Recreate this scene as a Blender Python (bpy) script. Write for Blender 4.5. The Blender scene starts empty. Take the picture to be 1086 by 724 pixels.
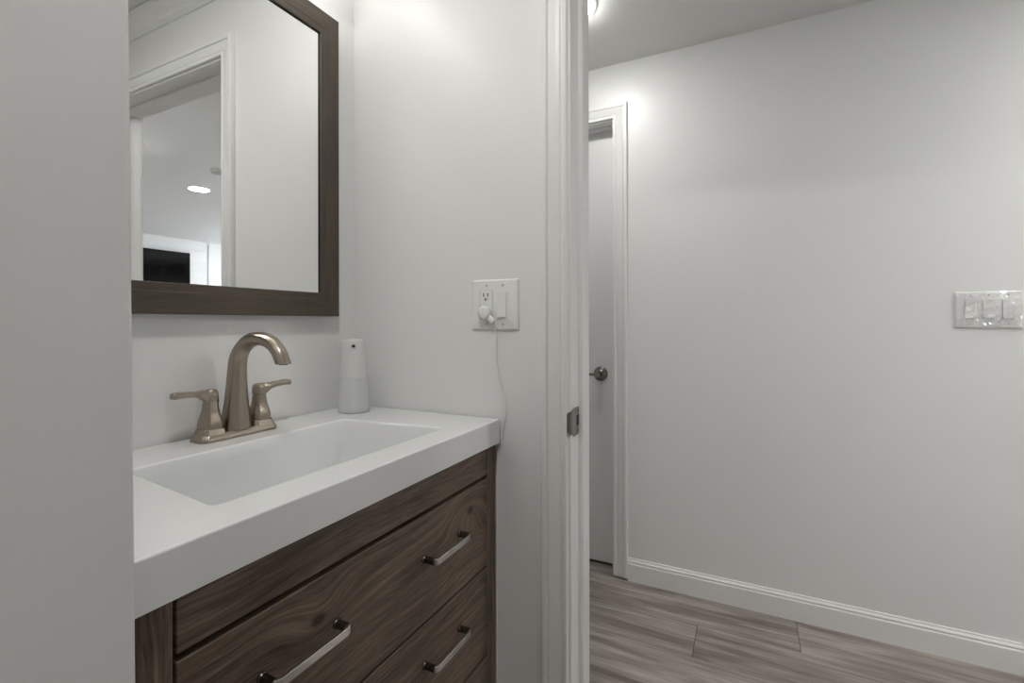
import bpy, bmesh, math
from mathutils import Vector, Matrix

# ------------------------------------------------------------------ camera
CAM_H = 1.135
scene = bpy.context.scene
cam_data = bpy.data.cameras.new('camera')
cam = bpy.data.objects.new('camera', cam_data)
scene.collection.objects.link(cam)
cam_data.sensor_fit = 'HORIZONTAL'
cam_data.sensor_width = 36.0
cam_data.lens = 36.0 * 502.4 / 1086.0
cam_data.shift_x = 0.0
cam_data.shift_y = -(362.0 - 341.8) / 1086.0
cam_data.clip_start = 0.02
_th, _ro = 0.463089, -0.001614
_F = Vector((-math.sin(_th), math.cos(_th), 0))
_R0 = Vector((math.cos(_th), math.sin(_th), 0)); _U0 = Vector((0, 0, 1))
_R = _R0 * math.cos(_ro) + _U0 * math.sin(_ro)
_U = -_R0 * math.sin(_ro) + _U0 * math.cos(_ro)
cam.matrix_world = Matrix(((_R.x, _U.x, -_F.x, 0), (_R.y, _U.y, -_F.y, 0), (_R.z, _U.z, -_F.z, CAM_H), (0, 0, 0, 1)))
scene.camera = cam

# ------------------------------------------------------------------ world, exposure, lamp strengths
world = bpy.data.worlds.new('world'); scene.world = world; world.use_nodes = True
bg = world.node_tree.nodes['Background']
bg.inputs[0].default_value = (0.86, 0.93, 1.0, 1); bg.inputs[1].default_value = 4.0
scene.view_settings.view_transform = 'Standard'
scene.view_settings.look = 'None'
scene.view_settings.gamma = 1.0
scene.view_settings.use_curve_mapping = False
scene.view_settings.exposure = 2.14
VANITY_POWER = 1.85
BATH_FILL_POWER = 16.0
HALL_POWER = 23.0
HALL_FILL_POWER = 72.0
LIVING_POWER = 23.0

# ------------------------------------------------------------------ dimensions (metres)
XA, YB, YC = -0.98, 0.982, 2.10      # mirror wall, doorway wall, hallway wall
CEIL = 2.286
YB2 = 1.115                          # hallway face of the doorway wall
JL, JR = -0.347, 0.432               # bathroom door jamb faces
HEAD = 2.014
LIV_X0, LIV_X1, LIV_Y1 = 1.15, 5.02, 5.5

C = scene.collection
PI = math.pi

# ------------------------------------------------------------------ materials
def mat(name, color, rough=0.5, metal=0.0, spec=0.5, coat=0.0):
    m = bpy.data.materials.new(name); m.use_nodes = True
    b = m.node_tree.nodes['Principled BSDF']
    b.inputs['Base Color'].default_value = (*color, 1)
    b.inputs['Roughness'].default_value = rough
    b.inputs['Metallic'].default_value = metal
    b.inputs['Specular IOR Level'].default_value = spec
    b.inputs['Coat Weight'].default_value = coat
    return m

def nodes_of(m):
    nt = m.node_tree
    return nt, nt.nodes['Principled BSDF']

def N(nt, kind, **kw):
    n = nt.nodes.new(kind)
    for k, v in kw.items(): setattr(n, k, v)
    return n

def mathn(nt, op, a, b=None, c=None):
    n = nt.nodes.new('ShaderNodeMath'); n.operation = op
    for i, x in enumerate((a, b, c)):
        if x is None: continue
        if isinstance(x, (int, float)): n.inputs[i].default_value = x
        else: nt.links.new(x, n.inputs[i])
    return n.outputs[0]

def ramp(nt, fac, stops):
    r = nt.nodes.new('ShaderNodeValToRGB')
    els = r.color_ramp.elements
    while len(els) > 1: els.remove(els[-1])
    els[0].position = stops[0][0]; els[0].color = (*stops[0][1], 1)
    for p, c in stops[1:]:
        e = els.new(p); e.color = (*c, 1)
    nt.links.new(fac, r.inputs[0])
    return r.outputs[0]

def bump(nt, b, height, dist, strength=1.0):
    n = nt.nodes.new('ShaderNodeBump'); n.inputs['Strength'].default_value = strength
    n.inputs['Distance'].default_value = dist
    nt.links.new(height, n.inputs['Height']); nt.links.new(n.outputs[0], b.inputs['Normal'])

def wall_paint(name, color, rough, spec):
    m = mat(name, color, rough, 0, spec)
    nt, b = nodes_of(m)
    g = N(nt, 'ShaderNodeNewGeometry')
    n1 = N(nt, 'ShaderNodeTexNoise'); n1.inputs['Scale'].default_value = 130; n1.inputs['Detail'].default_value = 3
    nt.links.new(g.outputs['Position'], n1.inputs['Vector'])
    n2 = N(nt, 'ShaderNodeTexNoise'); n2.inputs['Scale'].default_value = 9; n2.inputs['Detail'].default_value = 2
    nt.links.new(g.outputs['Position'], n2.inputs['Vector'])
    h = mathn(nt, 'ADD', mathn(nt, 'MULTIPLY', n1.outputs[0], 0.16), mathn(nt, 'MULTIPLY', n2.outputs[0], 1.0))
    bump(nt, b, h, 0.0012, 0.55)
    return m

M = {}
M['wall'] = wall_paint('wall_paint', (0.78, 0.78, 0.768), 0.36, 0.5)
M['ceiling'] = wall_paint('ceiling_paint', (0.78, 0.78, 0.765), 0.75, 0.2)
M['trim'] = mat('trim_paint', (0.79, 0.79, 0.775), 0.33)
M['door'] = mat('door_paint', (0.76, 0.76, 0.75), 0.38)
M['porcelain'] = mat('cultured_marble', (0.765, 0.77, 0.765), 0.13, 0, 0.5, 0.3)
M['chrome'] = mat('polished_chrome', (0.72, 0.71, 0.70), 0.12, 1.0)
M['dark_chrome'] = mat('handle_post_metal', (0.16, 0.14, 0.13), 0.22, 1.0)
M['satin_metal'] = mat('satin_nickel', (0.27, 0.26, 0.245), 0.22, 1.0)
M['black'] = mat('black', (0.006, 0.006, 0.006), 0.5)
M['gap_shade'] = mat('drawer_gap_shade', (0.018, 0.012, 0.009), 0.8)  # near-black colour that paints the shade inside the drawer gaps
M['plastic'] = mat('white_plastic', (0.78, 0.78, 0.765), 0.28)
M['plastic_dim'] = mat('white_plastic_rocker', (0.80, 0.80, 0.785), 0.22)
M['screw'] = mat('painted_screw', (0.45, 0.45, 0.44), 0.4)
M['slot'] = mat('outlet_slot', (0.04, 0.035, 0.03), 0.6)
M['dispenser'] = mat('dispenser_plastic', (0.68, 0.68, 0.67), 0.32)
M['sensor'] = mat('sensor_window', (0.004, 0.004, 0.004), 0.12)
M['sensor_ring'] = mat('sensor_ring', (0.60, 0.60, 0.59), 0.4)
M['tv_screen'] = mat('tv_screen', (0.003, 0.003, 0.0035), 0.07, 0, 0.25)
M['tv_bezel'] = mat('tv_bezel', (0.01, 0.01, 0.01), 0.35)
M['mirror'] = mat('mirror_silver', (0.93, 0.935, 0.93), 0.0, 1.0)

# frosted reservoir
m = mat('frosted_reservoir', (0.64, 0.645, 0.64), 0.42)
nt, b = nodes_of(m)
b.inputs['Subsurface Weight'].default_value = 0.3
b.inputs['Subsurface Radius'].default_value = (0.01, 0.01, 0.01)
M['frosted'] = m

# brushed bronze-nickel faucet
m = mat('brushed_bronze', (0.37, 0.32, 0.262), 0.29, 1.0)
nt, b = nodes_of(m)
tc = N(nt, 'ShaderNodeTexCoord'); mp = N(nt, 'ShaderNodeMapping'); mp.inputs['Scale'].default_value = (60, 60, 900)
nt.links.new(tc.outputs['Object'], mp.inputs[0])
nz = N(nt, 'ShaderNodeTexNoise'); nz.inputs['Scale'].default_value = 1.0; nz.inputs['Detail'].default_value = 2
nt.links.new(mp.outputs[0], nz.inputs['Vector'])
r_ = mathn(nt, 'MULTIPLY_ADD', nz.outputs[0], 0.16, 0.25)
nt.links.new(r_, b.inputs['Roughness'])
b.inputs['Anisotropic'].default_value = 0.4
M['bronze'] = m

# clear film over the hallway switch plate
m = bpy.data.materials.new('clear_film'); m.use_nodes = True; nt = m.node_tree; nt.nodes.clear()
out = N(nt, 'ShaderNodeOutputMaterial'); mix = N(nt, 'ShaderNodeMixShader')
tr = N(nt, 'ShaderNodeBsdfTransparent'); gl = N(nt, 'ShaderNodeBsdfGlossy'); gl.inputs['Roughness'].default_value = 0.16
lw = N(nt, 'ShaderNodeLayerWeight'); lw.inputs[0].default_value = 0.35
tc = N(nt, 'ShaderNodeTexCoord')
nz = N(nt, 'ShaderNodeTexNoise'); nz.inputs['Scale'].default_value = 28; nz.inputs['Detail'].default_value = 1
nt.links.new(tc.outputs['Object'], nz.inputs['Vector'])
bp = N(nt, 'ShaderNodeBump'); bp.inputs['Distance'].default_value = 0.035; bp.inputs['Strength'].default_value = 1
nt.links.new(nz.outputs[0], bp.inputs['Height']); nt.links.new(bp.outputs[0], gl.inputs['Normal'])
fac = mathn(nt, 'MULTIPLY_ADD', lw.outputs['Facing'], 0.5, 0.08)
nt.links.new(fac, mix.inputs[0]); nt.links.new(tr.outputs[0], mix.inputs[1]); nt.links.new(gl.outputs[0], mix.inputs[2])
nt.links.new(mix.outputs[0], out.inputs[0])
M['film'] = m

# window glass
m = bpy.data.materials.new('window_glass'); m.use_nodes = True; nt = m.node_tree; nt.nodes.clear()
out = N(nt, 'ShaderNodeOutputMaterial'); mix = N(nt, 'ShaderNodeMixShader')
tr = N(nt, 'ShaderNodeBsdfTransparent'); gl = N(nt, 'ShaderNodeBsdfGlossy'); gl.inputs['Roughness'].default_value = 0.0
mix.inputs[0].default_value = 0.08
nt.links.new(tr.outputs[0], mix.inputs[1]); nt.links.new(gl.outputs[0], mix.inputs[2]); nt.links.new(mix.outputs[0], out.inputs[0])
M['glass'] = m

def emit(name, col, s):
    m = bpy.data.materials.new(name); m.use_nodes = True; nt = m.node_tree; nt.nodes.clear()
    out = N(nt, 'ShaderNodeOutputMaterial'); e = N(nt, 'ShaderNodeEmission')
    e.inputs[0].default_value = (*col, 1); e.inputs[1].default_value = s
    nt.links.new(e.outputs[0], out.inputs[0]); return m
M['vanity_glow'] = emit('vanity_glow', (1, 0.985, 0.96), VANITY_POWER)
M['bath_fill'] = emit('bath_fill', (1, 0.985, 0.96), BATH_FILL_POWER)
M['hall_glow'] = emit('hall_glow', (1, 0.99, 0.97), HALL_POWER)
M['hall_fill'] = emit('hall_fill', (1, 0.99, 0.97), HALL_FILL_POWER)
M['living_glow'] = emit('living_glow', (1, 0.99, 0.975), LIVING_POWER)

def wood(name, dark, mid, light, knots=(), rough=0.5, contrast=1.0, bumpd=0.0004):
    """Grain runs along UV.x (metres)."""
    m = mat(name, mid, rough); nt, b = nodes_of(m)
    uv = N(nt, 'ShaderNodeUVMap'); sp = N(nt, 'ShaderNodeSeparateXYZ'); nt.links.new(uv.outputs[0], sp.inputs[0])
    u, v = sp.outputs[0], sp.outputs[1]
    big = N(nt, 'ShaderNodeTexNoise'); big.inputs['Scale'].default_value = 1; big.inputs['Detail'].default_value = 2
    cb = N(nt, 'ShaderNodeCombineXYZ')
    nt.links.new(mathn(nt, 'MULTIPLY', u, 3.2), cb.inputs[0]); nt.links.new(mathn(nt, 'MULTIPLY', v, 9.0), cb.inputs[1])
    nt.links.new(cb.outputs[0], big.inputs['Vector'])
    vv = mathn(nt, 'MULTIPLY_ADD', mathn(nt, 'SUBTRACT', big.outputs[0], 0.5), 0.05, v)
    dark_spot = None
    for (ku, kv, r, a) in knots:
        du = mathn(nt, 'MULTIPLY', mathn(nt, 'SUBTRACT', u, ku), 0.62); dv = mathn(nt, 'SUBTRACT', v, kv)
        d2 = mathn(nt, 'ADD', mathn(nt, 'MULTIPLY', du, du), mathn(nt, 'MULTIPLY', dv, dv))
        g = mathn(nt, 'EXPONENT', mathn(nt, 'MULTIPLY', d2, -1.0 / (r * r)))
        sgn = mathn(nt, 'MULTIPLY', dv, 1.0)
        vv = mathn(nt, 'ADD', vv, mathn(nt, 'MULTIPLY', mathn(nt, 'MULTIPLY', g, a), 1.0))
        s = mathn(nt, 'EXPONENT', mathn(nt, 'MULTIPLY', d2, -1.0 / (0.0055 ** 2)))
        dark_spot = s if dark_spot is None else mathn(nt, 'ADD', dark_spot, s)
    def streak(su, sv, detail, rough_=0.6):
        n = N(nt, 'ShaderNodeTexNoise'); n.inputs['Scale'].default_value = 1; n.inputs['Detail'].default_value = detail
        n.inputs['Roughness'].default_value = rough_
        c2 = N(nt, 'ShaderNodeCombineXYZ')
        nt.links.new(mathn(nt, 'MULTIPLY', u, su), c2.inputs[0]); nt.links.new(mathn(nt, 'MULTIPLY', vv, sv), c2.inputs[1])
        nt.links.new(c2.outputs[0], n.inputs['Vector']); return n.outputs[0]
    f1 = streak(4, 60, 4); f2 = streak(11, 330, 3); f3 = streak(45, 900, 2)
    f = mathn(nt, 'ADD', mathn(nt, 'MULTIPLY', f1, 0.42), mathn(nt, 'MULTIPLY', f2, 0.40))
    f = mathn(nt, 'ADD', f, mathn(nt, 'MULTIPLY', f3, 0.18))
    f = mathn(nt, 'MULTIPLY_ADD', mathn(nt, 'SUBTRACT', f, 0.5), contrast, 0.5)
    if dark_spot is not None: f = mathn(nt, 'SUBTRACT', f, mathn(nt, 'MULTIPLY', dark_spot, 0.45))
    nt.links.new(ramp(nt, f, [(0.33, dark), (0.49, mid), (0.67, light)]), b.inputs['Base Color'])
    bump(nt, b, mathn(nt, 'ADD', f2, f3), bumpd, 0.5)
    return m
WD, WM, WL = (0.034, 0.021, 0.014), (0.122, 0.084, 0.059), (0.245, 0.182, 0.138)
M['wood'] = wood('vanity_wood', WD, WM, WL, contrast=1.25)
M['wood_d1'] = wood('vanity_wood_drawer', WD, WM, WL, knots=((0.466, 0.725, 0.035, 0.034), (0.865, 0.735, 0.05, -0.06)), contrast=1.25)
M['frame_wood'] = wood('mirror_frame_wood', (0.032, 0.023, 0.015), (0.060, 0.045, 0.031), (0.094, 0.072, 0.051), contrast=1.0, rough=0.5, bumpd=0.0002)

# vinyl plank floor
def floor_material():
    m = mat('vinyl_plank', (0.3, 0.27, 0.25), 0.42); nt, b = nodes_of(m)
    g = N(nt, 'ShaderNodeNewGeometry'); sp = N(nt, 'ShaderNodeSeparateXYZ'); nt.links.new(g.outputs['Position'], sp.inputs[0])
    x, y = sp.outputs[0], sp.outputs[1]
    W, L = 0.19, 1.22
    ry = mathn(nt, 'DIVIDE', mathn(nt, 'SUBTRACT', 2.088, y), W)
    row = mathn(nt, 'FLOOR', ry); fy = mathn(nt, 'SUBTRACT', ry, row)
    xs = mathn(nt, 'ADD', mathn(nt, 'SUBTRACT', x, 0.16), mathn(nt, 'MULTIPLY', row, 0.333))
    xs = mathn(nt, 'ADD', xs, mathn(nt, 'MULTIPLY', mathn(nt, 'MAXIMUM', mathn(nt, 'SUBTRACT', row, 1), 0), 0.21))
    rx = mathn(nt, 'DIVIDE', xs, L); col = mathn(nt, 'FLOOR', rx); fx = mathn(nt, 'SUBTRACT', rx, col)
    # seams
    ex = mathn(nt, 'MULTIPLY', mathn(nt, 'MINIMUM', fx, mathn(nt, 'SUBTRACT', 1, fx)), L)
    ey = mathn(nt, 'MULTIPLY', mathn(nt, 'MINIMUM', fy, mathn(nt, 'SUBTRACT', 1, fy)), W)
    sx = mathn(nt, 'LESS_THAN', ex, 0.0011); sy = mathn(nt, 'LESS_THAN', ey, 0.0006)
    seam = mathn(nt, 'MAXIMUM', sx, mathn(nt, 'MULTIPLY', sy, 0.4))
    idv = mathn(nt, 'ADD', mathn(nt, 'MULTIPLY', row, 7.13), mathn(nt, 'MULTIPLY', col, 3.71))
    wn = N(nt, 'ShaderNodeTexWhiteNoise', noise_dimensions='1D'); nt.links.new(idv, wn.inputs['W'])
    tone = wn.outputs[0]
    def st(su, sv, det, dist=0.0):
        n = N(nt, 'ShaderNodeTexNoise'); n.inputs['Scale'].default_value = 1; n.inputs['Detail'].default_value = det
        n.inputs['Distortion'].default_value = dist
        c = N(nt, 'ShaderNodeCombineXYZ')
        nt.links.new(mathn(nt, 'MULTIPLY', x, su), c.inputs[0]); nt.links.new(mathn(nt, 'MULTIPLY', y, sv), c.inputs[1])
        nt.links.new(mathn(nt, 'MULTIPLY', idv, 1.7), c.inputs[2])
        nt.links.new(c.outputs[0], n.inputs['Vector']); return n.outputs[0]
    a = st(2.6, 24, 3, 0.5); c = st(7, 120, 3); d = st(30, 500, 2)
    f = mathn(nt, 'ADD', mathn(nt, 'MULTIPLY', a, 0.62), mathn(nt, 'MULTIPLY', c, 0.26))
    f = mathn(nt, 'ADD', f, mathn(nt, 'MULTIPLY', d, 0.12))
    f = mathn(nt, 'ADD', f, mathn(nt, 'MULTIPLY', mathn(nt, 'SUBTRACT', tone, 0.5), 0.07))
    colr = ramp(nt, f, [(0.36, (0.158, 0.131, 0.116)), (0.50, (0.285, 0.247, 0.222)), (0.65, (0.47, 0.425, 0.392))])
    mx = N(nt, 'ShaderNodeMix', data_type='RGBA'); nt.links.new(seam, mx.inputs[0])
    nt.links.new(colr, mx.inputs[6]); mx.inputs[7].default_value = (0.03, 0.024, 0.02, 1)
    nt.links.new(mx.outputs[2], b.inputs['Base Color'])
    bump(nt, b, mathn(nt, 'SUBTRACT', mathn(nt, 'MULTIPLY', c, 0.3), seam), 0.0008, 0.5)
    return m
M['floor'] = floor_material()

# ------------------------------------------------------------------ mesh helpers
def obj(name, bm, m, parent=None, smooth=False, bevel=0, segs=2, grain=None, angle=35):
    bmesh.ops.recalc_face_normals(bm, faces=bm.faces)
    me = bpy.data.meshes.new(name); bm.to_mesh(me); bm.free()
    o = bpy.data.objects.new(name, me); C.objects.link(o)
    mats = m if isinstance(m, (list, tuple)) else [m]
    for x in mats: me.materials.append(x)
    if grain is not None:
        uvl = me.uv_layers.new(name='UVMap'); oth = [i for i in range(3) if i != grain]
        for p in me.polygons:
            for li in p.loop_indices:
                co = me.vertices[me.loops[li].vertex_index].co
                n = p.normal
                v = co[oth[0]] if abs(n[oth[1]]) > abs(n[oth[0]]) else co[oth[1]]
                uvl.data[li].uv = (co[grain], v)
    if smooth:
        for p in me.polygons: p.use_smooth = True
        if bevel == 0 and angle:
            md = o.modifiers.new('es', 'EDGE_SPLIT'); md.split_angle = math.radians(angle)
    if bevel:
        b_ = o.modifiers.new('bevel', 'BEVEL'); b_.width = bevel; b_.segments = segs; b_.limit_method = 'ANGLE'
        b_.angle_limit = math.radians(30); b_.harden_normals = False
        for p in me.polygons: p.use_smooth = True
        w_ = o.modifiers.new('wn', 'WEIGHTED_NORMAL'); w_.keep_sharp = True
    if parent is not None: o.parent = parent
    return o

def add_box(bm, x0, x1, y0, y1, z0, z1):
    vs = [bm.verts.new((x, y, z)) for z in (z0, z1) for (x, y) in ((x0, y0), (x1, y0), (x1, y1), (x0, y1))]
    for f in ((0, 3, 2, 1), (4, 5, 6, 7), (0, 1, 5, 4), (1, 2, 6, 5), (2, 3, 7, 6), (3, 0, 4, 7)):
        bm.faces.new([vs[i] for i in f])
def box(x0, x1, y0, y1, z0, z1):
    bm = bmesh.new(); add_box(bm, x0, x1, y0, y1, z0, z1); return bm

def add_loft(bm, loops, cap=True, closed=True):
    rings = [[bm.verts.new(p) for p in lp] for lp in loops]
    n = len(rings[0])
    for a, b in zip(rings[:-1], rings[1:]):
        for i in range(n if closed else n - 1):
            j = (i + 1) % n
            bm.faces.new((a[i], a[j], b[j], b[i]))
    if cap:
        bm.faces.new(rings[0][::-1]); bm.faces.new(rings[-1])
    return rings
def loft(loops, cap=True):
    bm = bmesh.new(); add_loft(bm, loops, cap); return bm

def add_prism(bm, pts2, axis, a, b):
    """pts2: polygon; axis: extrusion axis (0,1,2) from a to b."""
    def P(p, t):
        if axis == 0: return (t, p[0], p[1])
        if axis == 1: return (p[0], t, p[1])
        return (p[0], p[1], t)
    add_loft(bm, [[P(p, a) for p in pts2], [P(p, b) for p in pts2]])
def prism(pts2, axis, a, b):
    bm = bmesh.new(); add_prism(bm, pts2, axis, a, b); return bm

def circle(c, r, n, ax=2, r2=None, phase=0):
    r2 = r if r2 is None else r2; out = []
    for i in range(n):
        t = 2 * PI * i / n + phase; p, q = r * math.cos(t), r2 * math.sin(t)
        if ax == 2: out.append((c[0] + p, c[1] + q, c[2]))
        elif ax == 1: out.append((c[0] + p, c[1], c[2] + q))
        else: out.append((c[0], c[1] + p, c[2] + q))
    return out
def add_lathe(bm, c, prof, n=32, ax=2):
    """prof: list of (radius, offset along axis)."""
    loops = []
    for r, h in prof:
        cc = list(c); cc[ax] += h; loops.append(circle(cc, max(r, 1e-5), n, ax))
    add_loft(bm, loops)
def lathe(c, prof, n=32, ax=2):
    bm = bmesh.new(); add_lathe(bm, c, prof, n, ax); return bm

def rrect(cx, cy, hx, hy, r, k=5):
    """rounded rectangle points in 2D, counterclockwise."""
    out = []
    for (sx, sy, a0) in ((1, 1, 0), (-1, 1, 90), (-1, -1, 180), (1, -1, 270)):
        for i in range(k + 1):
            a = math.radians(a0 + 90 * i / k)
            out.append((cx + sx * (hx - r) + r * math.cos(a), cy + sy * (hy - r) + r * math.sin(a)))
    return out

def add_tube(bm, pts, r, n=10, flat=1.0):
    pts = [Vector(p) for p in pts]; loops = []
    up = Vector((0, 1, 0.001)).normalized()
    for i, p in enumerate(pts):
        t = (pts[min(i + 1, len(pts) - 1)] - pts[max(i - 1, 0)]).normalized()
        s = t.cross(up).normalized(); w = s.cross(t).normalized()
        rr = r[i] if isinstance(r, (list, tuple)) else r
        loops.append([tuple(p + s * rr * math.cos(2 * PI * k / n) + w * rr * flat * math.sin(2 * PI * k / n)) for k in range(n)])
    add_loft(bm, loops)

def catmull(pts, k=6):
    pts = [Vector(p) for p in pts]; P = [pts[0]] + pts + [pts[-1]]; out = []
    for i in range(1, len(P) - 2):
        for j in range(k):
            t = j / k; a, b, c, d = P[i - 1], P[i], P[i + 1], P[i + 2]
            out.append(0.5 * ((2 * b) + (-a + c) * t + (2 * a - 5 * b + 4 * c - d) * t * t + (-a + 3 * b - 3 * c + d) * t ** 3))
    out.append(pts[-1]); return out

def sweep_trim(path, prof, plane):
    """Mitred moulding. path: 2D (a,b) points in the wall plane; prof: (outward offset, protrusion);
    plane(a, b, p) -> xyz. Offsets go to the left of the travel direction."""
    n = len(path); loops = []
    for i, (a, b) in enumerate(path):
        p = Vector((a, b))
        d0 = (p - Vector(path[i - 1])).normalized() if i > 0 else None
        d1 = (Vector(path[i + 1]) - p).normalized() if i < n - 1 else None
        if d0 is None: d0 = d1
        if d1 is None: d1 = d0
        n0 = Vector((-d0.y, d0.x)); n1 = Vector((-d1.y, d1.x))
        mvec = (n0 + n1); mvec = mvec / mvec.dot(n0) if mvec.length > 1e-6 else n0
        loops.append([plane(p.x + mvec.x * o, p.y + mvec.y * o, h) for o, h in prof])
    return loft(loops)

def thing(name, label, cat, loc=(0, 0, 0), group=None):
    o = bpy.data.objects.new(name, None); C.objects.link(o); o.location = loc
    o['label'] = label; o['category'] = cat
    if group: o['group'] = group
    o.empty_display_size = 0.05
    return o
def world_parent(o, parent):
    o.parent = parent; o.matrix_parent_inverse = Matrix.Translation(parent.location).inverted()
    return o
def part(name, bm, m, parent, label=None, **kw):
    """Geometry given in world coordinates; parent may be a thing or another part."""
    o = obj(name, bm, m, **kw)
    p = parent; off = Vector((0, 0, 0))
    if p.type == 'EMPTY': off = p.location
    o.parent = p
    if off.length > 0:
        o.data.transform(Matrix.Translation(-off))
    else:
        pass
    if label: o['label'] = label
    return o
# parts below a mesh part share its local frame: shift them by the root's location
def subpart(name, bm, m, parent, label=None, **kw):
    o = obj(name, bm, m, **kw); r = parent
    while r.parent is not None: r = r.parent
    o.parent = parent; o.data.transform(Matrix.Translation(-Vector(r.location)))
    if label: o['label'] = label
    return o
def struct(name, bm, m, label=None, cat=None, **kw):
    o = obj(name, bm, m, **kw); o['kind'] = 'structure'
    if label: o['label'] = label
    if cat: o['category'] = cat
    return o

# ------------------------------------------------------------------ the shell
struct('floor', box(-1.75, 5.25, -1.35, 5.7, -0.12, 0.0), M['floor'], 'grey brown wood-look vinyl plank floor', 'floor')
struct('ceiling', box(-1.75, 5.25, -1.35, 5.7, CEIL, CEIL + 0.12), M['ceiling'], 'plain white painted ceiling', 'ceiling')
struct('wall_left', box(XA - 0.12, XA, -1.2, YB, 0, CEIL), M['wall'], 'white bathroom wall behind the framed mirror', 'wall')
# doorway wall: one plate with the door opening notched out of it
jt = 0.018
struct('wall_back', prism([(-1.6, 0), (JL - jt, 0), (JL - jt, HEAD + jt), (JR + jt, HEAD + jt), (JR + jt, 0), (LIV_X0, 0), (LIV_X0, CEIL), (-1.6, CEIL)], 1, YB, YB2),
       M['wall'], 'white wall at the end of the vanity, with the outlet plate and the doorway', 'wall')
DL, DR, DH = -1.31, -0.545, 2.036     # hallway door opening
struct('wall_far', prism([(-1.6, 0), (DL - jt, 0), (DL - jt, DH + jt), (DR + jt, DH + jt), (DR + jt, 0), (LIV_X0, 0), (LIV_X0, CEIL), (-1.6, CEIL)], 1, YC, YC + 0.13),
       M['wall'], 'white hallway wall facing the doorway, with the triple switch', 'wall')
# projecting wall in the left foreground, very slightly out of plumb
ztop = CEIL
bm = loft([[(-0.979, -1.2, 0), (-0.4136, -1.2, 0), (-0.4136, 0.200, 0), (-0.979, 0.200, 0)],
           [(-0.979, -1.2, ztop), (-0.4500, -1.2, ztop), (-0.4500, 0.200, ztop), (-0.979, 0.200, ztop)]])
struct('wall_front', bm, M['wall'], 'grey-white wall end filling the left edge, in front of the vanity', 'wall', bevel=0.004, segs=3)
struct('wall_near', box(-0.98, LIV_X0, -1.32, -1.2, 0, CEIL), M['wall'], 'bathroom wall behind the viewer', 'wall')
struct('wall_right', box(1.05, 1.15, -1.2, YB, 0, CEIL), M['wall'], 'right bathroom wall', 'wall')
struct('wall_light_block', box(-1.72, 1.03, 3.2, 3.3, 0, CEIL), M['wall'], 'unseen wall added behind the hallway door to keep outside light out', 'wall')  # added to stop outside light leaking under the hallway door
struct('wall_hall', box(-1.72, -1.6, YB, 3.2, 0, CEIL), M['wall'], 'end wall of the hallway', 'wall')
struct('wall_corner', box(LIV_X0 - 0.12, LIV_X0, YC + 0.13, LIV_Y1, 0, CEIL), M['wall'], 'living room wall round the corner from the hallway', 'wall')
struct('wall_living', box(LIV_X0, 5.2, -0.55, -0.43, 0, CEIL), M['wall'], 'near wall of the living room', 'wall')
struct('wall_return', box(1.15, 1.27, -0.43, YB2, 0, CEIL), M['wall'], 'living room wall behind the bathroom', 'wall')
WX0, WX1, WZ0, WZ1 = 2.9, 4.3, 0.9, 2.0
bm = bmesh.new()
add_box(bm, 1.03, WX0, LIV_Y1, LIV_Y1 + 0.12, 0, CEIL); add_box(bm, WX1, 5.2, LIV_Y1, LIV_Y1 + 0.12, 0, CEIL)
add_box(bm, WX0, WX1, LIV_Y1, LIV_Y1 + 0.12, 0, WZ0); add_box(bm, WX0, WX1, LIV_Y1, LIV_Y1 + 0.12, WZ1, CEIL)
struct('wall_window', bm, M['wall'], 'living room wall with the window', 'wall')
w = struct('window_1', sweep_trim([(WX0, WZ0), (WX0, WZ1), (WX1, WZ1), (WX1, WZ0), (WX0, WZ0)][::1], [(0.0, 0.0), (0.0, 0.03), (-0.05, 0.03), (-0.05, 0.0)],
           lambda a, b_, p: (a, LIV_Y1 + 0.09 - p, b_)), M['trim'], 'white living room window', 'window')
mull = obj('window_mullion', box(3.58, 3.62, LIV_Y1 + 0.06, LIV_Y1 + 0.09, WZ0 + 0.04, WZ1 - 0.04), M['trim'], w)
pane = obj('window_pane', box(WX0 + 0.04, WX1 - 0.04, LIV_Y1 + 0.072, LIV_Y1 + 0.076, WZ0 + 0.04, WZ1 - 0.04), M['glass'], w)

# TV wall: shallow horizontal boards, then a corner board and a plain bay
bm = bmesh.new()
prof = [(5.2, 0.0)]
z = 0.0
pts = []
while z < CEIL - 0.001:
    z1 = min(z + 0.143, CEIL)
    pts += [(LIV_X1, z), (LIV_X1, z1 - 0.003), (LIV_X1 + 0.006, z1 - 0.003), (LIV_X1 + 0.006, z1)]
    z = z1
poly = pts + [(5.2, CEIL), (5.2, 0)]
add_loft(bm, [[(p, -0.43, q) for p, q in poly], [(p, 4.13, q) for p, q in poly]])
struct('wall_shiplap', bm, M['trim'], 'white horizontal board wall behind the television', 'wall')
struct('wall_end', box(5.06, 5.2, 4.13, LIV_Y1, 0, CEIL), M['wall'], 'plain white living room wall beside the board wall', 'wall')
struct('trim_7', box(LIV_X1 - 0.012, 5.1, 4.13, 4.20, 0, CEIL - 0.05), M['trim'], 'white corner board at the end of the board wall', 'trim')

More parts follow.
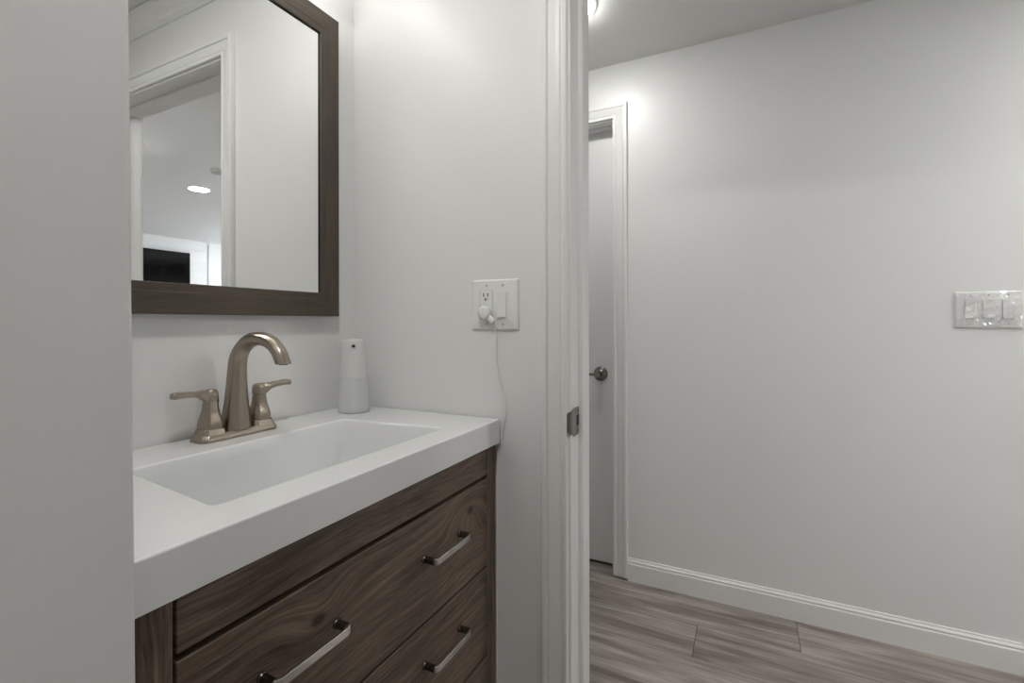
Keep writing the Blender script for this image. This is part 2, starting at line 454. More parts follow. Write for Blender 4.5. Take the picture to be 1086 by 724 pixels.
# ------------------------------------------------------------------ casings, jambs, baseboards, crown
CAS = [(0, 0), (0, .0085), (.0015, .0105), (.0035, .0112), (.0105, .0112), (.0125, .0098), (.0135, .0072), (.0155, .0075), (.018, .0095),
       (.026, .0112), (.036, .0128), (.0435, .0142), (.045, .0118), (.0470, .0118), (.0485, .0158), (.051, .0168), (.060, .0168), (.0625, .0150), (.063, .012), (.063, 0)]
cl, cr, ch = JL - .006, JR + .006, HEAD + .006
struct('trim_1', sweep_trim([(cl, 0.003), (cl, ch), (cr, ch), (cr, 0.003)], [(o * .93, p) for o, p in CAS], lambda a, b_, p: (a, YB - p, b_)), M['trim'],
       'moulded white casing around the bathroom doorway', 'trim')
struct('trim_2', sweep_trim([(cl, 0.003), (cl, ch), (cr, ch), (cr, 0.003)], CAS, lambda a, b_, p: (a, YB2 + p, b_)), M['trim'],
       'white casing on the hallway side of the bathroom doorway', 'trim')
def jamb_loft(l, r, h, t, y0, y1):
    return sweep_trim([(l, 0.0), (l, h), (r, h), (r, 0.0)], [(0, 0), (0, 1), (t, 1), (t, 0)], lambda a, b_, p: (a, y0 + (y1 - y0) * p, b_))
jamb = struct('trim_3', jamb_loft(JL, JR, HEAD, jt, YB - 0.0005, YB2 + 0.0005), M['trim'], 'white door jamb lining the bathroom doorway', 'trim', bevel=0.0015)
stop = obj('door_stop', sweep_trim([(JL, 0.0), (JL, HEAD), (JR, HEAD), (JR, 0.0)], [(0, 0), (0, .034), (-.008, .034), (-.0105, .0315), (-.0105, .0025), (-.008, 0)],
           lambda a, b_, p: (a, 1.035 + p, b_)), M['trim'], jamb)
# strike plate with its curled lip, latch hole and screws
def yz_rrect(cy, cz, hy, hz, r, x): return [(x, p, q) for p, q in rrect(cy, cz, hy, hz, r, 5)]
bm = bmesh.new()
sx = JL + 0.0002
outer = rrect(1.0140, .914, .0180, .0310, .006, 5); inner = rrect(1.0215, .915, .0065, .0120, .001, 5)
rings = []
for pts2, xx in ((outer, sx), (outer, sx + .0016), (inner, sx + .0016), (inner, sx - .0)):
    rings.append([bm.verts.new((xx, p, q)) for p, q in pts2])
for a_, b__ in zip(rings[:-1], rings[1:]):
    for i in range(len(a_)):
        j = (i + 1) % len(a_); bm.faces.new((a_[i], a_[j], b__[j], b__[i]))
# curled lip wrapping round the jamb edge
lipy = [(1.004, .0016), (.996, .0022), (.988, .0028), (.981, .0026), (.976, .0010), (.9735, -.003), (.9725, -.0055)]
add_loft(bm, [[(sx + h, yy, .9165 - .0295 * s), (sx + h, yy, .9165 + .0295 * s), (sx + h - .0014, yy + .0006, .9165 + .0295 * s), (sx + h - .0014, yy + .0006, .9165 - .0295 * s)]
              for (yy, h), s in zip(lipy, (1, .97, .93, .88, .82, .74, .66))])
sp = obj('strike_plate', bm, M['satin_metal'], jamb, smooth=True); sp['label'] = 'satin metal strike plate with curled lip'
obj('latch_hole', box(sx, sx + .0004, 1.0152, 1.0278, .9032, .9268), M['black'], sp)
for zz in (.8925, .9365):
    obj('screw', lathe((sx + .0014, 1.0215, zz), [(.0038, 0), (.0038, .0006), (.0026, .0010), (.0001, .0007)], 14, 0), M['satin_metal'], sp)

hl, hr, hh = DL - .005, DR + .005, DH + .006
struct('trim_4', sweep_trim([(hl, 0.012), (hl, hh), (hr, hh), (hr, 0.012)], CAS, lambda a, b_, p: (a, YC - p, b_)), M['trim'],
       'moulded white casing around the hallway door', 'trim')
jamb2 = struct('trim_5', jamb_loft(DL, DR, DH, jt, YC - 0.0005, YC + .1305), M['trim'], 'white jamb lining the hallway door opening', 'trim', bevel=0.0015)
obj('door_stop', sweep_trim([(DL, 0.0), (DL, DH), (DR, DH), (DR, 0.0)], [(0, 0), (0, .034), (-.008, .034), (-.0105, .0315), (-.0105, .0025), (-.008, 0)],
    lambda a, b_, p: (a, YC + .043 + p, b_)), M['trim'], jamb2)
# the door: slab with a head rail tucked under the stop
door = struct('door_1', box(DL + .004, DR - .004, YC + .079, YC + .114, .012, DH - .004), M['door'], 'flat white hallway door with a lever handle', 'door', bevel=0.0015)
KX, KZ, KY = -0.622, 0.893, YC + .079
hnd = obj('door_handle', lathe((KX, KY, KZ), [(.034, 0), (.034, -.004), (.031, -.008), (.023, -.010), (.015, -.014), (.0115, -.022), (.011, -.040), (.0125, -.046), (.0125, -.058), (.010, -.062), (.001, -.063)], 32, 1),
          M['satin_metal'], door, smooth=True, angle=40); hnd['label'] = 'satin dark metal lever handle'
bm = bmesh.new()
lv = catmull([(KX + .008, KY - .050, KZ), (KX - .02, KY - .052, KZ + .001), (KX - .06, KY - .053, KZ + .001), (KX - .105, KY - .050, KZ - .001), (KX - .115, KY - .046, KZ - .001)], 5)
add_tube(bm, lv, [.0085 - .0035 * min(1, i / 10) for i in range(len(lv))], 12, 1.0)
obj('lever', bm, M['satin_metal'], hnd, smooth=True, angle=60)

BASE = [(0, 0), (.0125, 0), (.0125, .074), (.0118, .0765), (.0095, .0785), (.0092, .081), (.0105, .0835), (.0100, .087), (.0070, .0905), (.0052, .093), (.0048, .097), (.0035, .099), (0, .099)]
def baseboard(name, x0, x1, y, sgn, label):
    bm = loft([[(x, y - sgn * p, q) for p, q in BASE] for x in (x0, x1)])
    return struct(name, bm, M['trim'], label, 'baseboard')
baseboard('baseboard_far', hr + .063, LIV_X0, YC, 1, 'white moulded baseboard along the hallway wall')
baseboard('baseboard_hall', JR + .07, LIV_X0, YB2, -1, 'white baseboard on the hallway side of the doorway wall')
# crown moulding along the doorway wall of the bathroom
CR = [(0, -.066), (.006, -.066), (.008, -.060), (.016, -.054), (.019, -.046), (.028, -.034), (.040, -.022), (.043, -.015), (.048, -.012), (.050, -.004), (.050, -.0035), (0, -.0035)]
struct('trim_6', loft([[(x, YB - p, CEIL + q) for p, q in CR] for x in (XA, 1.05)]), M['trim'], 'white crown moulding at the bathroom ceiling', 'trim')

# ------------------------------------------------------------------ vanity cabinet
VL, VR, XF, ZC = 0.215, 0.977, -0.519, 0.910
FX = -0.532                          # plane of stiles and drawer fronts
CL, CRt = 0.236, 0.9765
van = thing('vanity_cabinet', 'dark walnut bathroom vanity cabinet with chrome-handled drawers under the white sink top', 'cabinet', (-.75, .60, 0))
bm = bmesh.new()
add_box(bm, FX - .026, FX - .0225, CL + .016, CRt - .016, .10, .8525)
part('gap_shade_sheet', bm, M['gap_shade'], van, 'dark sheet painting the shade in the drawer gaps')  # sheet painted dark so the drawer gaps read as shaded
part('back_panel', box(XA + .004, XA + .010, CL + .016, CRt - .016, .10, .8), M['wood'], van, grain=1)
part('bottom_panel', box(XA + .010, FX - .026, CL + .016, CRt - .016, .10, .116), M['wood'], van, grain=1)
for y0, y1 in ((CL, CL + .016), (CRt - .016, CRt)):
    part('side_panel', box(XA + .004, FX - .0225, y0, y1, .0, .853), M['wood'], van, grain=2)
SL, SR = .281, .9375
for y0, y1 in ((CL, SL), (SR, CRt)):
    part('corner_post', box(FX - .022, FX, y0, y1, 0, .853), M['wood'], van, grain=2, bevel=.0012)
part('front_panel', box(FX - .020, FX, SL + .0035, SR - .0008, .790, .8475), M['wood'], van, grain=1, bevel=.0015)
part('bottom_rail', box(FX - .020, FX - .001, SL, SR, .09, .172), M['wood'], van, grain=1, bevel=.001)

def handle(cy, cz, parent):
    """Flat bar pull on two round posts, sticking out of the drawer front."""
    xo = FX + .030; L = .060; h = .0058
    prof = [(FX + .024, cy - L - .003), (xo - .003, cy - L + .001), (xo, cy - L + .008), (xo, cy + L - .008), (xo - .003, cy + L - .001), (FX + .024, cy + L + .003),
            (FX + .0205, cy + L), (xo - .0065, cy + L - .0055), (xo - .004, cy + L - .010), (xo - .004, cy - L + .010), (xo - .0065, cy - L + .0055), (FX + .0205, cy - L)]
    o = subpart('handle', prism(prof, 2, cz - h, cz + h), M['chrome'], parent, 'polished chrome bar handle', bevel=.0007)
    return o
def posts(cy, cz):
    bm = bmesh.new()
    for s in (-1, 1):
        add_lathe(bm, (FX, cy + s * .0585, cz), [(.0075, 0), (.0075, .002), (.0062, .0035), (.0062, .021), (.0068, .0235), (.0068, .0255), (.001, .0257)], 20, 0)
    return bm
def drawer(z0, z1, m, hz):
    d = part('drawer', box(FX - .020, FX, SL + .0035, SR - .0008, z0, z1), m, van, grain=1, bevel=.0016)
    if hz is not None:
        for cy in (.439, .763):
            hb = handle(cy, hz, d)
            # posts belong to the same pull: join them into its mesh
            b2 = bmesh.new(); b2.from_mesh(hb.data); nf = len(b2.faces)
            b3 = posts(cy, hz); bmesh.ops.translate(b3, verts=b3.verts, vec=-Vector(van.location))
            bmesh.ops.recalc_face_normals(b3, faces=b3.faces)
            tmp = bpy.data.meshes.new('t'); b3.to_mesh(tmp); b2.from_mesh(tmp); b3.free(); bpy.data.meshes.remove(tmp)
            b2.faces.ensure_lookup_table()
            for f in b2.faces[nf:]: f.material_index = 1
            for f in b2.faces: f.smooth = True
            b2.to_mesh(hb.data); b2.free(); hb.data.materials.append(M['dark_chrome'])
    return d
drawer(.586, .7815, M['wood_d1'], .702)
drawer(.385, .5805, M['wood'], .508)
drawer(.180, .3795, M['wood'], .308)

# ------------------------------------------------------------------ sink top
top = thing('sink_top', 'white rectangular integrated sink countertop on the walnut vanity', 'sink', (-.75, .60, .854))
def quad_r(pts, r, z, k=5):
    """rounded quad from 4 corners ordered +x+y, -x+y, -x-y, +x-y"""
    out = []; n = 4
    for i in range(4):
        p = Vector(pts[i]); a = (Vector(pts[i - 1]) - p).normalized(); b_ = (Vector(pts[(i + 1) % 4]) - p).normalized()
        s, e = p + a * r, p + b_ * r
        for t in range(k + 1):
            t = t / k
            q = s * (1 - t) ** 2 + p * 2 * t * (1 - t) + e * t * t
            out.append((q.x, q.y, z))
    return out
OUT = [(XF, VR), (XA + .001, VR), (XA + .001, VL), (XF, VL)]
def inset(P, d):
    return [(P[0][0] - d, P[0][1] - d), (P[1][0] + d, P[1][1] - d), (P[2][0] + d, P[2][1] + d), (P[3][0] - d, P[3][1] + d)]
RIM = [(-.583, .842), (-.849, .815), (-.851, .385), (-.591, .358)]
BOT = [(-.615, .805), (-.842, .790), (-.842, .412), (-.615, .398)]
zb = .854
loops = [quad_r(inset(BOT, -.012), .025, ZC - .142), quad_r(inset(RIM, -.010), .02, ZC - .075), quad_r(inset(RIM, -.010), .02, zb), quad_r(inset(OUT, .002), .003, zb), quad_r(OUT, .003, zb + .0015), quad_r(OUT, .003, ZC - .003), quad_r(inset(OUT, .0009), .003, ZC - .0009),
         quad_r(inset(OUT, .003), .003, ZC), quad_r(inset(RIM, -.004), .014, ZC), quad_r(inset(RIM, -.001), .013, ZC - .0008), quad_r(inset(RIM, .002), .012, ZC - .0035)]
def mixp(A, B, t): return [(a[0] * (1 - t) + b_[0] * t, a[1] * (1 - t) + b_[1] * t) for a, b_ in zip(A, B)]
for t, dz in ((.2, .022), (.42, .052), (.64, .086), (.80, .108), (.95, .121), (1.12, .1275), (1.5, .131), (2.4, .1335)):
    base = mixp(inset(RIM, .003), BOT, min(t, 1)) if t <= 1 else inset(BOT, (t - 1) * .045)
    loops.append(quad_r(base, .016 + .012 * min(t, 1), ZC - dz))
bm = loft(loops, cap=True)
ct = part('countertop', bm, M['porcelain'], top, smooth=True, angle=50); ct.modifiers.new('wn', 'WEIGHTED_NORMAL')
part('drain', lathe((-.735, .60, ZC - .1338), [(.022, 0), (.022, .002), (.018, .0035), (.017, .0015), (.001, .0015)], 28, 2), M['chrome'], top, 'chrome drain', smooth=True)

# ------------------------------------------------------------------ faucet
FXc, FYc = -.925, .606
fau = thing('faucet', 'brushed bronze two-handle faucet with high arc spout behind the sink basin', 'faucet', (FXc, FYc, ZC))
def oct2(hx, hy, ch_): # chamfered rectangle
    return [(hx, -hy + ch_), (hx, hy - ch_), (hx - ch_, hy), (-hx + ch_, hy), (-hx, hy - ch_), (-hx, -hy + ch_), (-hx + ch_, -hy), (hx - ch_, -hy)]
def oct16(hx, hy, ch_, f=.16):
    base = oct2(hx, hy, ch_); out = []
    for i, p in enumerate(base):
        a, c = base[i - 1], base[(i + 1) % 8]; e = f * 1.0
        k = ch_ * f / max(1e-6, math.hypot(a[0] - p[0], a[1] - p[1])); k2 = ch_ * f / max(1e-6, math.hypot(c[0] - p[0], c[1] - p[1]))
        out.append((p[0] + (a[0] - p[0]) * k, p[1] + (a[1] - p[1]) * k)); out.append((p[0] + (c[0] - p[0]) * k2, p[1] + (c[1] - p[1]) * k2))
    return out
def ring(cx, cy, z_, hx, hy, ch_): return [(cx + a, cy + b_, z_) for a, b_ in oct2(hx, hy, ch_)]
def ring16(cx, cy, z_, hx, hy, ch_): return [(cx + a, cy + b_, z_) for a, b_ in oct16(hx, hy, ch_, .2)]
def resample3(P, k):
    P = [tuple(p) for p in P]; Q = [P[0]] + P + [P[-1]]; out = []
    for i in range(1, len(Q) - 2):
        for j in range(k):
            t = j / k; a, b_, c, d = Q[i - 1], Q[i], Q[i + 1], Q[i + 2]
            out.append(tuple(0.5 * ((2 * B) + (-A + Cc) * t + (2 * A - 5 * B + 4 * Cc - D) * t * t + (-A + 3 * B - 3 * Cc + D) * t ** 3) for A, B, Cc, D in zip(a, b_, c, d)))
    out.append(P[-1]); return out
resample = resample3
# base plate: low bridge with raised square pads under the handles
bm = loft([ring(FXc, FYc, ZC + .0002, .0265, .0790, .009), ring(FXc, FYc, ZC + .004, .0265, .0790, .009), ring(FXc, FYc, ZC + .007, .0252, .0776, .0085),
           ring(FXc, FYc, ZC + .0125, .0225, .0748, .008), ring(FXc, FYc, ZC + .0138, .0215, .0738, .008)])
part('base_plate', bm, M['bronze'], fau, bevel=.0008)
for s in (-1, 1):
    cy = FYc + s * .0508
    bm = loft([ring(FXc, cy, ZC + .0125, .0228, .0232, .0075), ring(FXc, cy, ZC + .0165, .0212, .0215, .007), ring(FXc, cy, ZC + .0220, .0198, .0200, .0068), ring(FXc, cy, ZC + .0232, .0192, .0194, .0065)])
    part('handle_pad', bm, M['bronze'], fau, bevel=.0006)
    prof = resample([(.0172, .0232), (.0172, .0246), (.0190, .0250), (.0193, .028), (.0189, .034), (.0172, .041), (.0146, .050), (.0126, .060), (.0116, .070), (.0113, .0745)], 6)
    bm = loft([ring16(FXc, cy, ZC + z_, r, r, r * .42) for r, z_ in prof])
    hb_ = part('handle_body', bm, M['bronze'], fau, smooth=True, angle=50); hb_.modifiers.new('wn', 'WEIGHTED_NORMAL')
    # lever: hub then a flat blade sweeping outwards along the wall
    bm = loft([ring(FXc, cy, ZC + z_, r, r, r * .42) for r, z_ in resample([(.0098, .0745), (.0098, .0756), (.0116, .0762), (.0119, .083), (.0116, .0890), (.0104, .0935), (.0078, .0968), (.003, .0980)], 3)])
    loops = []
    for d, zt_, hx, hh_ in resample3([(-.004, .0950, .0088, .0100), (.006, .0968, .0104, .0115), (.013, .0968, .0108, .0095), (.022, .0966, .0106, .0062), (.034, .0972, .0100, .0052), (.048, .0985, .0094, .0052), (.060, .0995, .0088, .0056), (.067, .0990, .0084, .0058), (.0695, .0975, .0076, .0046)], 3):
        yy = cy + s * d; hz = hh_; zc_ = zt_ - hz
        o2 = [(hx, -hz * .45), (hx, hz * .35), (hx * .72, hz), (-hx * .72, hz), (-hx, hz * .35), (-hx, -hz * .45), (-hx * .78, -hz), (hx * .78, -hz)]
        loops.append([(FXc + a + .05 * max(d, 0), yy, ZC + zc_ + b_) for a, b_ in o2])
    add_loft(bm, loops)
    part('handle_lever', bm, M['bronze'], fau, smooth=True, angle=38)
# spout
path = resample([(-.9250, .0140, .0262), (-.9250, .022, .0258), (-.9245, .040, .0238), (-.9240, .062, .0212), (-.9232, .088, .0190), (-.9222, .112, .0176), (-.9210, .130, .0166)], 4)
cxs, czs, rs, rz = -.8525, .1370, .0675, .0575
K = 34
for q in range(1, K + 1):
    t = math.radians(178 - 154 * q / K); path.append((cxs + rs * math.cos(t), czs + rz * math.sin(t), .0164 - .0034 * min(1, q / (K * .55))))
path.append((-.7838, .1475, .0132))
n = len(path); loops = []
for i, (x_, z_, w_) in enumerate(path):
    a = Vector(path[min(i + 1, n - 1)][:2]) - Vector(path[max(i - 1, 0)][:2]); a.normalize()
    nx, nz = a.y, -a.x
    if i == 0 or i == n - 1: nx, nz = (1, 0) if i == 0 else (-1, 0)
    tt = i / (n - 1); d_ = w_ * (1.04 - .10 * tt); wy = w_ * (.98 + .16 * max(0, tt - .5))
    loops.append([(x_ + nx * p, FYc + q, ZC + z_ + nz * p) for p, q in oct16(d_, wy, w_ * .55, .22)])
bm = loft(loops)
so = part('spout', bm, M['bronze'], fau, smooth=True, angle=55); so.modifiers.new('wn', 'WEIGHTED_NORMAL')
zt = ZC + .1475
subpart('aerator', lathe((-.7838, FYc, zt), [(.0085, .002), (.0085, -.0016), (.0068, -.0016), (.0068, .001), (.001, .001)], 20, 2), M['dark_chrome'], so)
part('lift_rod', lathe((FXc - .0205, FYc - .026, ZC + .0138), [(.0022, 0), (.0022, .052), (.0042, .054), (.0042, .060), (.002, .062)], 14, 2), M['bronze'], fau, smooth=True)

# ------------------------------------------------------------------ soap dispenser
DX, DY = -.8975, .8965
dis = thing('soap_dispenser', 'white tapered automatic soap dispenser in the countertop corner by the faucet', 'soap dispenser', (DX, DY, ZC))
ang = math.atan2(-DY, -DX)
def sup(rx, z_, n=40, e=2.5):
    out = []
    for i in range(n):
        t = 2 * PI * i / n; c_, s_ = math.cos(t), math.sin(t)
        out.append((DX + rx * math.copysign(abs(c_) ** (2 / e), c_), DY + rx * math.copysign(abs(s_) ** (2 / e), s_), z_))
    return out
bm = loft([sup(r, ZC + z_) for r, z_ in ((.0325, .0), (.0352, .0015), (.0366, .006), (.0360, .022), (.0342, .052), (.0322, .0855))])
part('reservoir', bm, M['frosted'], dis, 'frosted translucent liquid reservoir', smooth=True)
bm = loft([sup(r, ZC + z_) for r, z_ in ((.0300, .0855), (.0300, .0867), (.0324, .0870), (.0306, .114), (.0285, .144), (.0268, .170), (.0263, .1800), (.0255, .1820), (.0220, .1827))])
hd = part('dispenser_head', bm, M['dispenser'], dis, smooth=True)
# sensor window facing the camera side of the sink
sd = Vector((math.cos(-.95), math.sin(-.95), 0))   # out over the basin
sd = Vector((.70, -.714, 0)).normalized()
cpt = Vector((DX, DY, ZC + .1665)) + sd * .0306
def disc(c, nrm, r, h, n=24):
    s = Vector((0, 0, 1)).cross(nrm).normalized(); u_ = Vector((0, 0, 1))
    L_ = []
    for hh_, rr in ((-.006, r), (h, r), (h + .0003, r * .9)):
        L_.append([tuple(c + nrm * hh_ + (s * math.cos(2 * PI * k / n) + u_ * math.sin(2 * PI * k / n)) * rr) for k in range(n)])
    return loft(L_)
subpart('sensor_ring', disc(cpt, sd, .0082, -.0012), M['sensor_ring'], hd)
s_ = Vector((0, 0, 1)).cross(sd).normalized()
cc = cpt + sd * .0
bm = loft([[tuple(cc + sd * h_ + s_ * a + Vector((0, 0, b_))) for a, b_ in ((-.0042, -.003), (.0042, -.003), (.0030, .0036), (-.0030, .0036))] for h_ in (-.004, -.0004)])
subpart('sensor', bm, M['sensor'], hd, 'black sensor window')

# ------------------------------------------------------------------ mirror
MY0, MY1, MZ0, MZ1, FW = .320, .900, 1.1515, 1.9150, .058
MXF = -.955
mir = thing('wall_mirror', 'rectangular mirror in a dark brown wood frame above the sink', 'mirror', (XA, (MY0 + MY1) / 2, MZ0))
# frame section: (inset from the outer edge, height from the wall)
SEC = [(0, .001), (0, .0288), (.0012, .0300), (.041, .0300), (.0420, .0294), (.0565, .0290), (.058, .0275), (.058, .001)]
cor = [(MY0, MZ0), (MY1, MZ0), (MY1, MZ1), (MY0, MZ1)]
for i in range(4):
    a, b_ = Vector(cor[i]), Vector(cor[(i + 1) % 4]); d = (b_ - a).normalized(); nn = Vector((-d.y, d.x))
    L0, L1 = [], []
    for ins, h_ in SEC:
        p = a + d * ins + nn * ins; q = b_ - d * ins + nn * ins
        L0.append((XA + h_, p.x, p.y)); L1.append((XA + h_, q.x, q.y))
    part('frame_rail' if i % 2 == 0 else 'frame_stile', loft([L0, L1]), M['frame_wood'], mir, grain=1 if i % 2 == 0 else 2)
part('mirror_glass', box(XA + .003, XA + .0232, MY0 + FW - .003, MY1 - FW + .003, MZ0 + FW - .003, MZ1 - FW + .003), M['mirror'], mir, 'silvered mirror glass')
# thin black strips painting the shaded gap between glass and frame
lip = bmesh.new()
for (y0, y1, z0, z1) in ((MY0 + FW, MY1 - FW, MZ1 - FW - .0026, MZ1 - FW), (MY1 - FW - .0026, MY1 - FW, MZ0 + FW, MZ1 - FW), (MY0 + FW, MY0 + FW + .0026, MZ0 + FW, MZ1 - FW)):
    add_box(lip, XA + .0225, XA + .0245, y0, y1, z0, z1)
part('glass_gap_shade', lip, M['black'], mir, 'black strips painting the shaded gap round the glass')

# ------------------------------------------------------------------ outlet and switch plate
PY = YB
pl_ = thing('outlet_switch_plate', 'white double wall plate with an outlet and a rocker switch above the countertop', 'wall plate', (-.534, PY, 1.1765))
def xz_rr(cx, cz, hx, hz, r, y): return [(p, y, q) for p, q in rrect(cx, cz, hx, hz, r, 4)]
def plate_mesh(x0, x1, z0, z1, y, t=.0055):
    cx, cz, hx, hz = (x0 + x1) / 2, (z0 + z1) / 2, (x1 - x0) / 2, (z1 - z0) / 2
    return loft([xz_rr(cx, cz, hx, hz, .003, y), xz_rr(cx, cz, hx, hz, .003, y - t * .45), xz_rr(cx, cz, hx - .0022, hz - .0022, .003, y - t * .85), xz_rr(cx, cz, hx - .0045, hz - .0045, .003, y - t)])
part('cover_plate', plate_mesh(-.5965, -.4715, 1.1175, 1.2360, PY), M['plastic'], pl_, smooth=True, angle=50)
yf = PY - .0055
def gang_recess(cx, cz, parent, fn=part, hx=.0168, hz=.0335):
    bm = bmesh.new()
    for (a0, a1, b0, b1) in ((cx - hx - .0008, cx - hx, cz - hz, cz + hz), (cx + hx, cx + hx + .0008, cz - hz, cz + hz), (cx - hx - .0008, cx + hx + .0008, cz + hz, cz + hz + .0008), (cx - hx - .0008, cx + hx + .0008, cz - hz - .0008, cz - hz)):
        add_box(bm, a0, a1, yf - .0003, yf + .001, b0, b1)
    return bm
outl = part('outlet', plate_mesh(-.5720, -.5385, 1.1435, 1.2105, yf + .0005, .0022), M['plastic'], pl_, smooth=True, angle=50)
for cz in (1.196, 1.158):
    for cx, hz in ((-.5615, .0042), (-.5503, .0036)):
        subpart('slot', box(cx - .0011, cx + .0011, yf - .0019, yf - .0026, cz + .0045 - hz, cz + .0045 + hz), M['slot'], outl)
    subpart('ground_hole', lathe((-.5560, yf - .0026, cz - .0065), [(.0023, 0), (.0023, -.0004), (.0001, -.0004)], 14, 1), M['slot'], outl)
part('outlet_gap', gang_recess(-.5552, 1.177, pl_), M['screw'], pl_)
def rocker(cx, cz, y, parent, flip=1, hx=.0118, hz=.0285):
    """Tilted paddle in a framed opening."""
    fr = part('rocker_frame', plate_mesh(cx - .0165, cx + .0165, cz - .0333, cz + .0333, y + .0005, .0016), M['plastic'], parent, smooth=True, angle=50)
    y2 = y - .0011
    prof = [(cz - hz, y2), (cz - hz, y2 - .0042), (cz, y2 - .0020), (cz + hz, y2 - .0014), (cz + hz, y2)]
    bm = bmesh.new(); add_loft(bm, [[(x_, yy, zz) for zz, yy in prof] for x_ in (cx - hx, cx + hx)])
    subpart('rocker', bm, M['plastic_dim'], fr, bevel=.0006)
rocker(-.5130, 1.177, yf, pl_, hx=.0112, hz=.0295)
for sx_, sz_ in ((-.5552, 1.2218), (-.5115, 1.2218), (-.5552, 1.1310), (-.5115, 1.1310)):
    part('plate_screw', lathe((sx_, yf, sz_), [(.0028, .0002), (.0028, -.0003), (.0018, -.0008), (.0001, -.0008)], 14, 1), M['screw'], pl_)

chg = thing('charger_plug', 'small round white plug with a thin cord hanging from the outlet to the countertop edge', 'charger', (-.559, yf - .002, 1.158))
part('plug_body', lathe((-.5550, yf - .0022, 1.1580), [(.0152, 0), (.0158, -.002), (.0158, -.011), (.0148, -.0135), (.0112, -.0148), (.001, -.0160)], 32, 1), M['plastic_dim'], chg, smooth=True, angle=60)
# neck: small block leaving at 45 degrees
bm = bmesh.new(); d = Vector((.74, 0, -.67)).normalized(); s = Vector((-d.z, 0, d.x))
cen = Vector((-.5550, yf - .0085, 1.1580))
add_loft(bm, [[tuple(cen + d * t + s * p + Vector((0, q, 0))) for p, q in ((-w_, -.004), (w_, -.004), (w_, .004), (-w_, .004))] for t, w_ in ((.012, .0062), (.0280, .0062), (.0310, .0050), (.0335, .0030))])
part('cord_collar', bm, M['plastic_dim'], chg, bevel=.0012)
cord = [(-.5320, yf - .0085, 1.1375), (-.5305, yf - .0070, 1.1320), (-.5315, .9755, 1.121), (-.5300, .9775, 1.1010), (-.5320, .9785, 1.062), (-.5285, .9788, 1.035), (-.5220, .9785, 1.005), (-.5120, .9780, .972),
        (-.5065, .9780, .950), (-.5050, .9785, .930), (-.5085, .9780, .905), (-.5135, .9785, .883), (-.5155, .9785, .866), (-.5160, .9785, .852), (-.5230, .9785, .838), (-.528, .9787, .80), (-.530, .9788, .40), (-.530, .9788, .004)]
bm = bmesh.new(); add_tube(bm, catmull(cord, 6), .0019, 10, .8)
part('cord', bm, M['plastic_dim'], chg, smooth=True, angle=70)

# ------------------------------------------------------------------ triple switch plate in the hallway
t3 = thing('triple_switch_plate', 'wide white triple rocker switch plate under clear film on the hallway wall', 'light switch', (.7065, YC, 1.1745))
part('cover_plate', plate_mesh(.6225, .7915, 1.1130, 1.2350, YC), M['plastic'], t3, smooth=True, angle=50)
y3 = YC - .0055
for cx in (.6620, .7075, .7545):
    rocker(cx, 1.1765, y3, t3, hx=.0142, hz=.0305)
    for sz_ in (1.2225, 1.1275):
        part('plate_screw', lathe((cx, y3, sz_), [(.0028, .0002), (.0028, -.0003), (.0018, -.0008), (.0001, -.0008)], 14, 1), M['screw'], t3)
# wrinkled clear film stretched over it
bm = bmesh.new(); nx, nz = 64, 44; g = []
for i in range(nx + 1):
    row = []
    for j in range(nz + 1):
        u_, v_ = i / nx, j / nz; x_ = .6235 + .167 * u_; z_ = 1.114 + .120 * v_
        e = min(u_, 1 - u_, v_ * .72, (1 - v_) * .72)
        wv = math.sin(u_ * 11 + 3 * math.sin(v_ * 5)) * .0016 + math.sin(v_ * 19 + u_ * 9) * .0013 + math.sin((u_ - v_) * 31 + 2 * math.sin(u_ * 9)) * .0012
        y_ = y3 - .0090 + wv * min(1, e * 9) + .0050 * max(0, 1 - e / .06)
        row.append(bm.verts.new((x_, y_, z_)))
    g.append(row)
for i in range(nx):
    for j in range(nz): bm.faces.new((g[i][j], g[i + 1][j], g[i + 1][j + 1], g[i][j + 1]))
part('clear_film', bm, M['film'], t3, 'crinkled clear protective film', smooth=True, angle=0)

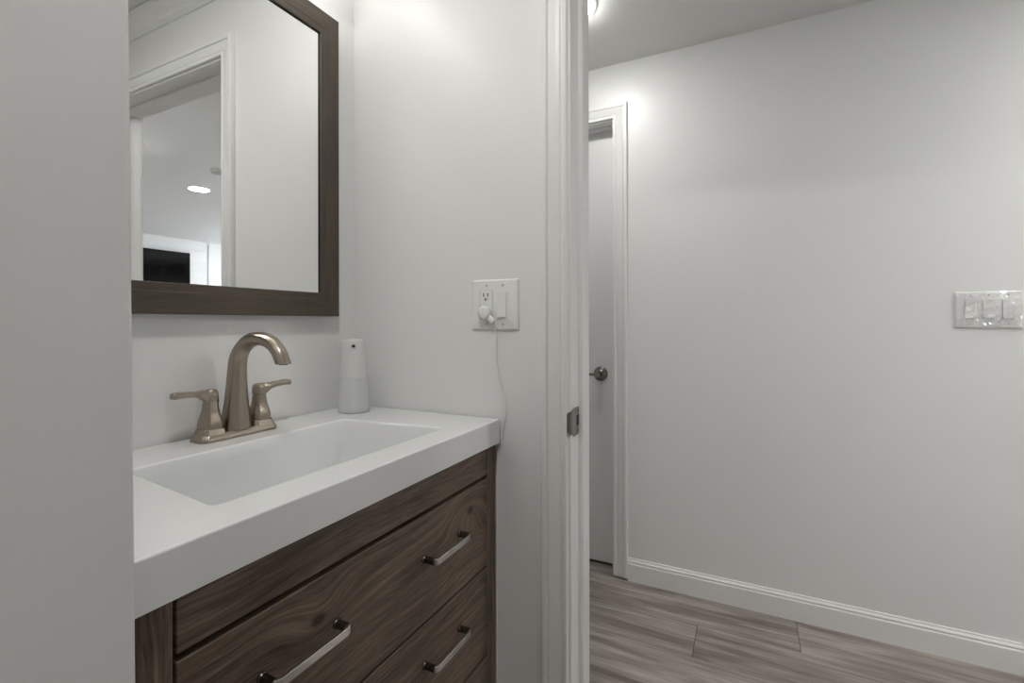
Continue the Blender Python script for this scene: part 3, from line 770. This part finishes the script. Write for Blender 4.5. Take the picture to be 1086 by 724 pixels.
# ------------------------------------------------------------------ lamps
def recessed(x, y, m, label, r=.075, group=None, dome=.006):
    t = thing('recessed_light', label, 'ceiling light', (x, y, CEIL), group)
    part('trim_ring', lathe((x, y, CEIL), [(r + .018, 0), (r + .017, -.003), (r + .004, -.006), (r, -.006), (r, -.0005)], 48, 2), M['trim'], t, smooth=True, angle=50)
    part('lens', lathe((x, y, CEIL), [(r, -.002), (r, -.0055), (r * .96, -.0055 - dome * .35), (r * .82, -.0055 - dome * .7), (r * .5, -.0055 - dome * .93), (.001, -.0055 - dome)], 48, 2), m, t, 'glowing round lens')
    return t
recessed(-.572, 1.648, M['hall_glow'], 'glowing round ceiling light in the hallway beyond the doorway', r=.068, dome=.016)
recessed(2.306, 2.44, M['living_glow'], 'glowing round ceiling light reflected in the mirror')
recessed(1.62, 1.60, M['hall_fill'], 'round fill light added where the hallway meets the living room, out of view')  # unseen lamp added to brighten the hallway wall from the right
for x_, y_ in ((4.0, 1.9), (2.29, 4.4), (4.0, 4.5), (2.29, .5)):  # unseen lamps added to light the living room and hallway
    recessed(x_, y_, M['living_glow'], 'round fill light added on the living room ceiling, outside the mirror view', group='added living room fill lights out of view')
recessed(-.20, .14, M['bath_fill'], 'round fill light added over the bathroom floor, out of view', r=.11)  # unseen lamp added to fill the bathroom with light

vl = thing('vanity_light', 'bar light with a frosted tube above the mirror, out of view', 'wall light', (XA, .61, 2.04))
part('back_plate', box(XA + .0005, XA + .022, .51, .71, 2.000, 2.085), M['chrome'], vl, bevel=.003)
for yy in (.54, .68):
    bm = bmesh.new(); add_tube(bm, [(XA + .02, yy, 2.042), (XA + .085, yy, 2.042)], .007, 12)
    part('arm', bm, M['chrome'], vl, smooth=True)
part('light_tube', lathe((XA + .115, .36, 2.042), [(.030, 0), (.036, .004), (.036, .496), (.030, .50)], 32, 1), M['vanity_glow'], vl, smooth=True)

# ------------------------------------------------------------------ living room seen in the mirror
tv = thing('television', 'black wall-mounted television seen in the mirror through the doorway', 'television', (LIV_X1, 3.15, 1.68))
part('housing', box(LIV_X1 - .045, LIV_X1 - .0005, 2.46, 3.865, 1.295, 2.095), M['tv_bezel'], tv, bevel=.004)
part('screen', box(LIV_X1 - .0462, LIV_X1 - .0445, 2.470, 3.855, 1.310, 2.087), M['tv_screen'], tv, 'glossy black screen')
sm = thing('smoke_detector', 'small dark round detector on the ceiling, at the doorway edge in the mirror', 'smoke detector', (1.66, 2.21, CEIL))
part('detector_body', lathe((1.66, 2.21, CEIL), [(.055, 0), (.055, -.012), (.048, -.026), (.030, -.032), (.001, -.033)], 32, 2), M['screw'], sm, smooth=True)
